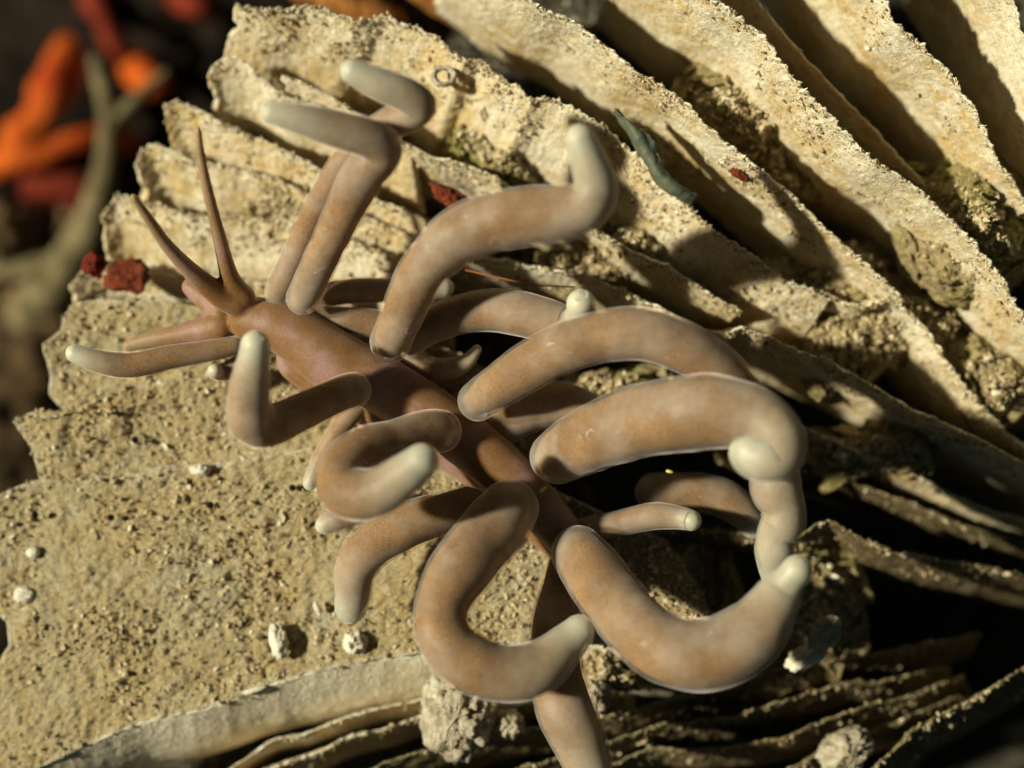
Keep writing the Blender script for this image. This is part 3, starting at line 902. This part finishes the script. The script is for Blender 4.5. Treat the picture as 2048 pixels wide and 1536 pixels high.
obj('sand_and_coral_spines', make_mesh('sand_and_coral_spines', gv, gf, False, {'rnd': g_r}), M_grain, None,
    kind='stuff', label='fine tan sand grains dusted over the coral plates and septa, and coral spines along the crests', category='sand')


# ------------------------------------------------------------------ small lumps, crusts and fragments
def lump_mesh(name, c, rx, ry, rz, seed, amp=0.35, freq=3.0, res=28, spiky=0.0):
    th = np.linspace(0, math.pi, res)[:, None]
    ph = np.linspace(0, 2 * math.pi, res * 2)[None, :]
    d = np.stack([np.sin(th) * np.cos(ph), np.sin(th) * np.sin(ph), np.cos(th) + 0 * ph], -1)
    f = 1 + amp * fbm(d + seed * 3.1, freq, 3, seed, 0.6) + spiky * np.abs(fbm(d + seed, freq * 3, 2, seed + 2))
    P = d * f[..., None] * np.array([rx, ry, rz]) 
    return make_mesh(name, P.reshape(-1, 3), grid_faces(res, res * 2))


def lump(name, p, rx, ry, rz, seed, mat, label, category, rot=(0, 0, 0), group=None, **kw):
    c = px(np.array(p, float))
    o = obj(name, lump_mesh(name, c, rx, ry, rz, seed, **kw), mat, None, label=label, category=category)
    o.location = tuple(c)
    o.rotation_euler = rot
    if group:
        o['group'] = group
    return o


lump('coral_chunk', (912, 1428, -.26), .17, .21, .16, 11, M_lump, 'knobbly cream rubble lump below the widest curled ceras', 'rubble', amp=.45, freq=2.6, spiky=.25, res=40)
lump('coral_chunk', (1015, 1448, -.30), .08, .07, .08, 12, M_lump, 'small knobbly cream rubble piece beside the cream lump', 'rubble', amp=.4, spiky=.3)
lump('coral_chunk', (1190, 1395, -.28), .08, .08, .08, 13, M_lump, 'pale rubble bit beside the ceras that runs out at the frame foot', 'rubble', amp=.4, spiky=.3)
lump('coral_chunk', (1650, 1265, -.18), .09, .06, .05, 14, M_lump, 'angular yellow-white rubble chip below the bulb-tipped ceras', 'rubble', amp=.5, freq=2.0, spiky=.3, rot=(0, 0, .8))
lump('coral_chunk', (1615, 1310, -.26), .12, .05, .07, 15, M_white, 'narrow pale rubble splinter on the dark septa', 'rubble', amp=.5, freq=2.0, spiky=.3, rot=(0, 0, .5))
lump('coral_chunk', (1690, 1500, -.40), .14, .09, .10, 16, M_lump, 'pinkish rubble lump lodged among the lower dark septa', 'rubble', amp=.5, spiky=.3, rot=(0, 0, .5))
lump('coral_chunk', (710, 1285, -.23), .055, .055, .05, 17, M_white, 'crumbly white rubble bit under the short blunt ceras tip', 'rubble', amp=.5, spiky=.3)
lump('shell_fragment', (556, 1282, -.235), .045, .085, .03, 21, M_white, 'bright white notched shell chip lying on the sandy plate', 'shell chip', amp=.5, freq=2.0, rot=(0, 0, .2))
lump('shell_fragment', (400, 940, -.265), .05, .03, .03, 22, M_white, 'cream shell chip near the curled brown ceras on sand', 'shell chip', amp=.4)
lump('shell_fragment', (66, 1105, -.30), .035, .03, .025, 23, M_white, 'round cream shell bead on the sandy plate rim', 'shell chip', amp=.2)
lump('shell_fragment', (48, 1190, -.30), .055, .045, .03, 24, M_white, 'blunt cream shell bit beside the notch in the plate rim', 'shell chip', amp=.3)
lump('shell_fragment', (635, 1218, -.23), .016, .04, .016, 25, M_white, 'tiny rice-shaped tan shell bit on sandy plate', 'shell chip', amp=.2, rot=(0, 0, .4))
lump('shell_fragment', (510, 1380, -.25), .06, .016, .02, 26, M_white, 'thin white splinter on the plate brink', 'shell chip', amp=.3, rot=(0, 0, .3))
lump('red_sponge_crust', (258, 552, -.42), .10, .08, .035, 31, M_red, 'dark red crust patch on a broken septum behind the rhinophores', 'sponge crust', amp=.75, freq=2.0, spiky=.12)
lump('red_sponge_crust', (188, 530, -.46), .06, .05, .05, 32, M_darkred, 'maroon crust bead beside the dark red crust patch', 'sponge crust', amp=.75, freq=2.0, spiky=.12)
lump('red_sponge_crust', (900, 394, -.30), .09, .045, .05, 33, M_red, 'rust red crust sliver above the thick raised ceras', 'sponge crust', amp=.75, freq=2.0, spiky=.12, rot=(0, 0, -.5))
lump('red_sponge_crust', (1478, 350, -.06), .05, .018, .03, 34, M_red, 'thin scarlet crust streak on a pale septum flank', 'sponge crust', amp=.75, freq=2.0, spiky=.12, rot=(0, 0, -.6))
for k, (x, y, z) in enumerate([(585, 976, -.24), (222, 1035, -.26), (70, 1030, -.28), (270, 880, -.30), (420, 1010, -.26)]):
    lump('dark_pebble', (x, y, z), .018, .018, .014, 41 + k, M_reef, ['round black grain under the thin purple ceras', 'black grain on the sandy plate by its torn rim', 'brown-black grain at the torn rim of the plate', 'dark grain in a pit below the lone left-pointing ceras', 'small dark grain on open sand of the plate'][k], 'grain', amp=.25, res=10)

# blue-green algal flap caught between two septa
fl = np.array([(1235, 215, -.02), (1270, 250, -.02), (1300, 300, -.03), (1325, 345, -.02), (1370, 380, -.05), (1395, 390, -.08)], float)
A = px(catmull(fl, 60))
B = A + np.array([-0.03, -0.045, -0.05])
vv = np.linspace(0, 1, 12)[:, None, None]
Pf = A[None] * (1 - vv) + B[None] * vv + np.array([0, 0, .05]) * np.sin(vv * 3.1)
fo, _, _ = slab('algal_flap', Pf, 0.012, M_blue, None, rough=0.01, wave=0.04, wfreq=6, seed=990, teeth=0.07, tfreq=7)
fo['label'] = 'blue-green algal flap caught in the gully between pale septa'
fo['category'] = 'alga'

# small ring-shaped worm tube on the torn septum
th_, ph_ = np.meshgrid(np.linspace(0, 2 * math.pi, 28, endpoint=False), np.linspace(0, 2 * math.pi, 12, endpoint=False), indexing='ij')
rr_ = 0.052 + 0.017 * np.cos(ph_)
T_ = np.stack([rr_ * np.cos(th_), rr_ * np.sin(th_) * 0.8, 0.026 * np.sin(ph_)], -1)
T_ += 0.012 * np.stack([fbm(T_, 30, 2, 5), fbm(T_, 30, 2, 6), fbm(T_, 30, 2, 7)], -1)
ii, jj = np.meshgrid(np.arange(28), np.arange(12), indexing='ij')
tf = np.stack([ii * 12 + jj, (ii + 1) % 28 * 12 + jj, (ii + 1) % 28 * 12 + (jj + 1) % 12, ii * 12 + (jj + 1) % 12], -1).reshape(-1, 4)
wt = obj('worm_tube', make_mesh('worm_tube', T_.reshape(-1, 3), tf), M_lump, None, label='small ring-shaped worm tube mouth on the tall torn septum', category='worm tube')
wt.location = tuple(px(np.array([888., 152., -.20])))

# hair-thin red thread
V, t, rs, Xs = tube_points([(930, 540, -.12, 1.6), (1000, 556, -.10, 1.6), (1070, 570, -.10, 1.6), (1150, 574, -.12, 1.6)], 8, 3, 0.03, 0)
obj('algal_thread', tube_mesh('algal_thread', V, t), M_thread, None, label='hair-thin red algal thread across the pale septum above the cerata', category='alga')
for (x, y, z, a), lb in zip([(1087, 978, .24, -.4), (1339, 943, .36, .1)], ['yellow-green fleck stuck where the widest curled ceras joins the back', 'tiny yellow fleck on the underside of the great arched ceras']):
    V, t, rs, Xs = tube_points([(x - 7, y - 3 * a * 5, z, 2.8), (x, y, z + .004, 3.4), (x + 7, y + 3 * a * 5, z, 2.8)], 10, 3, 0.004, 0.05)
    obj('plankton_fleck', tube_mesh('plankton_fleck', V, t), M_yellow, None, label=lb, category='fleck')

# ------------------------------------------------------------------ the dark reef behind and below
gx, gy = np.meshgrid(np.linspace(-11, 11, 300), np.linspace(-9, 9, 250))


def reef_z(x, y):
    p = np.stack([x, y, np.zeros_like(x)], -1)
    return -5.3 + 0.75 * fbm(p, 0.75, 4, 60, 0.55) + 0.16 * fbm(p, 3.5, 3, 61)


G = np.stack([gx, gy, reef_z(gx, gy)], -1)
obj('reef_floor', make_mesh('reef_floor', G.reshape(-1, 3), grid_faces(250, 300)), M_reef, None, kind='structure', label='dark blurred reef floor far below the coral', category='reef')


def on_reef(x, y, lift):
    """height of the reef along the pixel's line of sight, plus a lift"""
    z = -5.3
    for _ in range(6):
        w = px(np.array([x, y, z], float))
        z = float(reef_z(w[0:1], w[1:2])[0]) + lift
    return z


def rooted(ctrl):
    return [(x, y, on_reef(x, y, l), r) for x, y, l, r in ctrl]


def branch(name, ctrl, mat, label, category, seed, bump=.1, kids=()):
    V, t, rs, Xs = tube_points(ctrl, 24, seed, 0.04, bump)
    o = obj(name, tube_mesh(name, V, t), mat, None, label=label, category=category)
    for kc in kids:
        V, t, rs, Xs = tube_points(kc, 20, seed + 5, 0.04, bump)
        obj('side_branch', tube_mesh('side_branch', V, t), mat, o)
    return o


zt = on_reef(40, 660, 0)
branch('reef_twig', [(30, 680, zt - .1, 40), (110, 560, -4.4, 42), (175, 450, -4.0, 34), (205, 350, -3.7, 22), (215, 260, -3.6, 20), (205, 180, -3.6, 15), (185, 110, -3.6, 11)], M_twig, 'blurred olive branching twig rising beside the torn coral', 'twig', 71,
       kids=[[(215, 260, -3.6, 17), (255, 215, -3.6, 13), (300, 170, -3.6, 9), (335, 140, -3.6, 7)], [(175, 450, -4.0, 24), (110, 520, -4.2, 20), (40, 540, -4.4, 18), (-30, 545, -4.5, 16)]])
SPONGES = [
    ([(20, 340, 0, 40), (50, 280, .3, 42), (95, 200, .5, 42), (125, 120, .5, 36), (140, 85, .3, 24)], M_orange, 'broad blurred orange sponge lobe beside the olive twig'),
    ([(170, -40, 0, 26), (205, 40, .4, 30), (240, 100, .5, 26), (265, 135, .4, 20)], M_darkred, 'dim red sponge finger behind the fork of the twig'),
    ([(250, 110, .1, 22), (275, 140, .4, 30), (305, 165, .5, 30), (325, 180, .2, 20)], M_orange, 'bright orange sponge knob beside the fork of the twig'),
    ([(-60, 340, 0, 34), (40, 320, .25, 30), (110, 295, .3, 26), (180, 275, .3, 24), (270, 285, .1, 26)], M_orange, 'low orange sponge band crossing behind the twig stem'),
    ([(340, -10, 0, 24), (390, 8, .3, 24), (430, 20, .2, 18)], M_darkred, 'small dull red sponge nub beside the tall torn septum'),
    ([(40, 375, .1, 34), (130, 380, .2, 34), (230, 385, .1, 30)], M_darkred, 'dark maroon sponge mat below the orange band'),
]
for k, (ctrl, mat, lb) in enumerate(SPONGES):
    V, t, rs, Xs = tube_points(rooted(ctrl), 28, 400 + k * 9, 0.05, 0.18)
    o = obj('reef_sponge', tube_mesh('reef_sponge', V, t), mat, None, label=lb, category='sponge')
for ctrl, mat, lb in [([(600, -60, -1.35, 46), (690, 0, -1.2, 42), (760, 36, -1.2, 34), (800, 70, -1.35, 26)], M_amber, 'amber sponge strip tucked behind the tall torn septum'),
                      ([(820, -80, -1.4, 46), (880, -20, -1.3, 42), (950, 40, -1.3, 34), (1010, 100, -1.4, 26)], M_amber, 'amber-brown sponge strip along the gully behind the knotted crest')]:
    V, t, rs, Xs = tube_points(ctrl, 28, 480, 0.03, 0.14)
    obj('gully_sponge', tube_mesh('gully_sponge', V, t), mat, None, label=lb, category='sponge')
STONES = [
    (45, 470, .05, .30, .24, 'tan blurred rubble stone below the maroon sponge mat'), (20, 570, .05, .35, .3, 'brown rubble stone under the foot of the twig'),
    (30, 700, .05, .5, .4, 'dim brown stone beside the torn plate rim'), (30, 810, .05, .4, .35, 'dark brown stone below the spiked plate corner'),
    (10, 930, .05, .35, .3, 'grey-brown stone under the plate rim gap'),
]
STONES += [(110, 610, .15, .34, .26, 'pale tan stone wedged between twig foot and torn plate'), (-10, 480, .2, .3, .3, 'pale tan stone at the reef edge beside the maroon mat'), (75, 745, .1, .22, .2, 'reddish tan stone in the gap beside the torn plate'), (150, 470, .1, .2, .18, 'little tan stone tucked behind the twig stem')]
for k, (x, y, z, rx, ry, lb) in enumerate(STONES):
    lump('rubble_stone', (x, y, on_reef(x, y, z)), rx, ry, .35, 60 + k, M_tan if k in (0, 5, 6, 8) else M_rubble, lb, 'stone', amp=.5, freq=2.2)
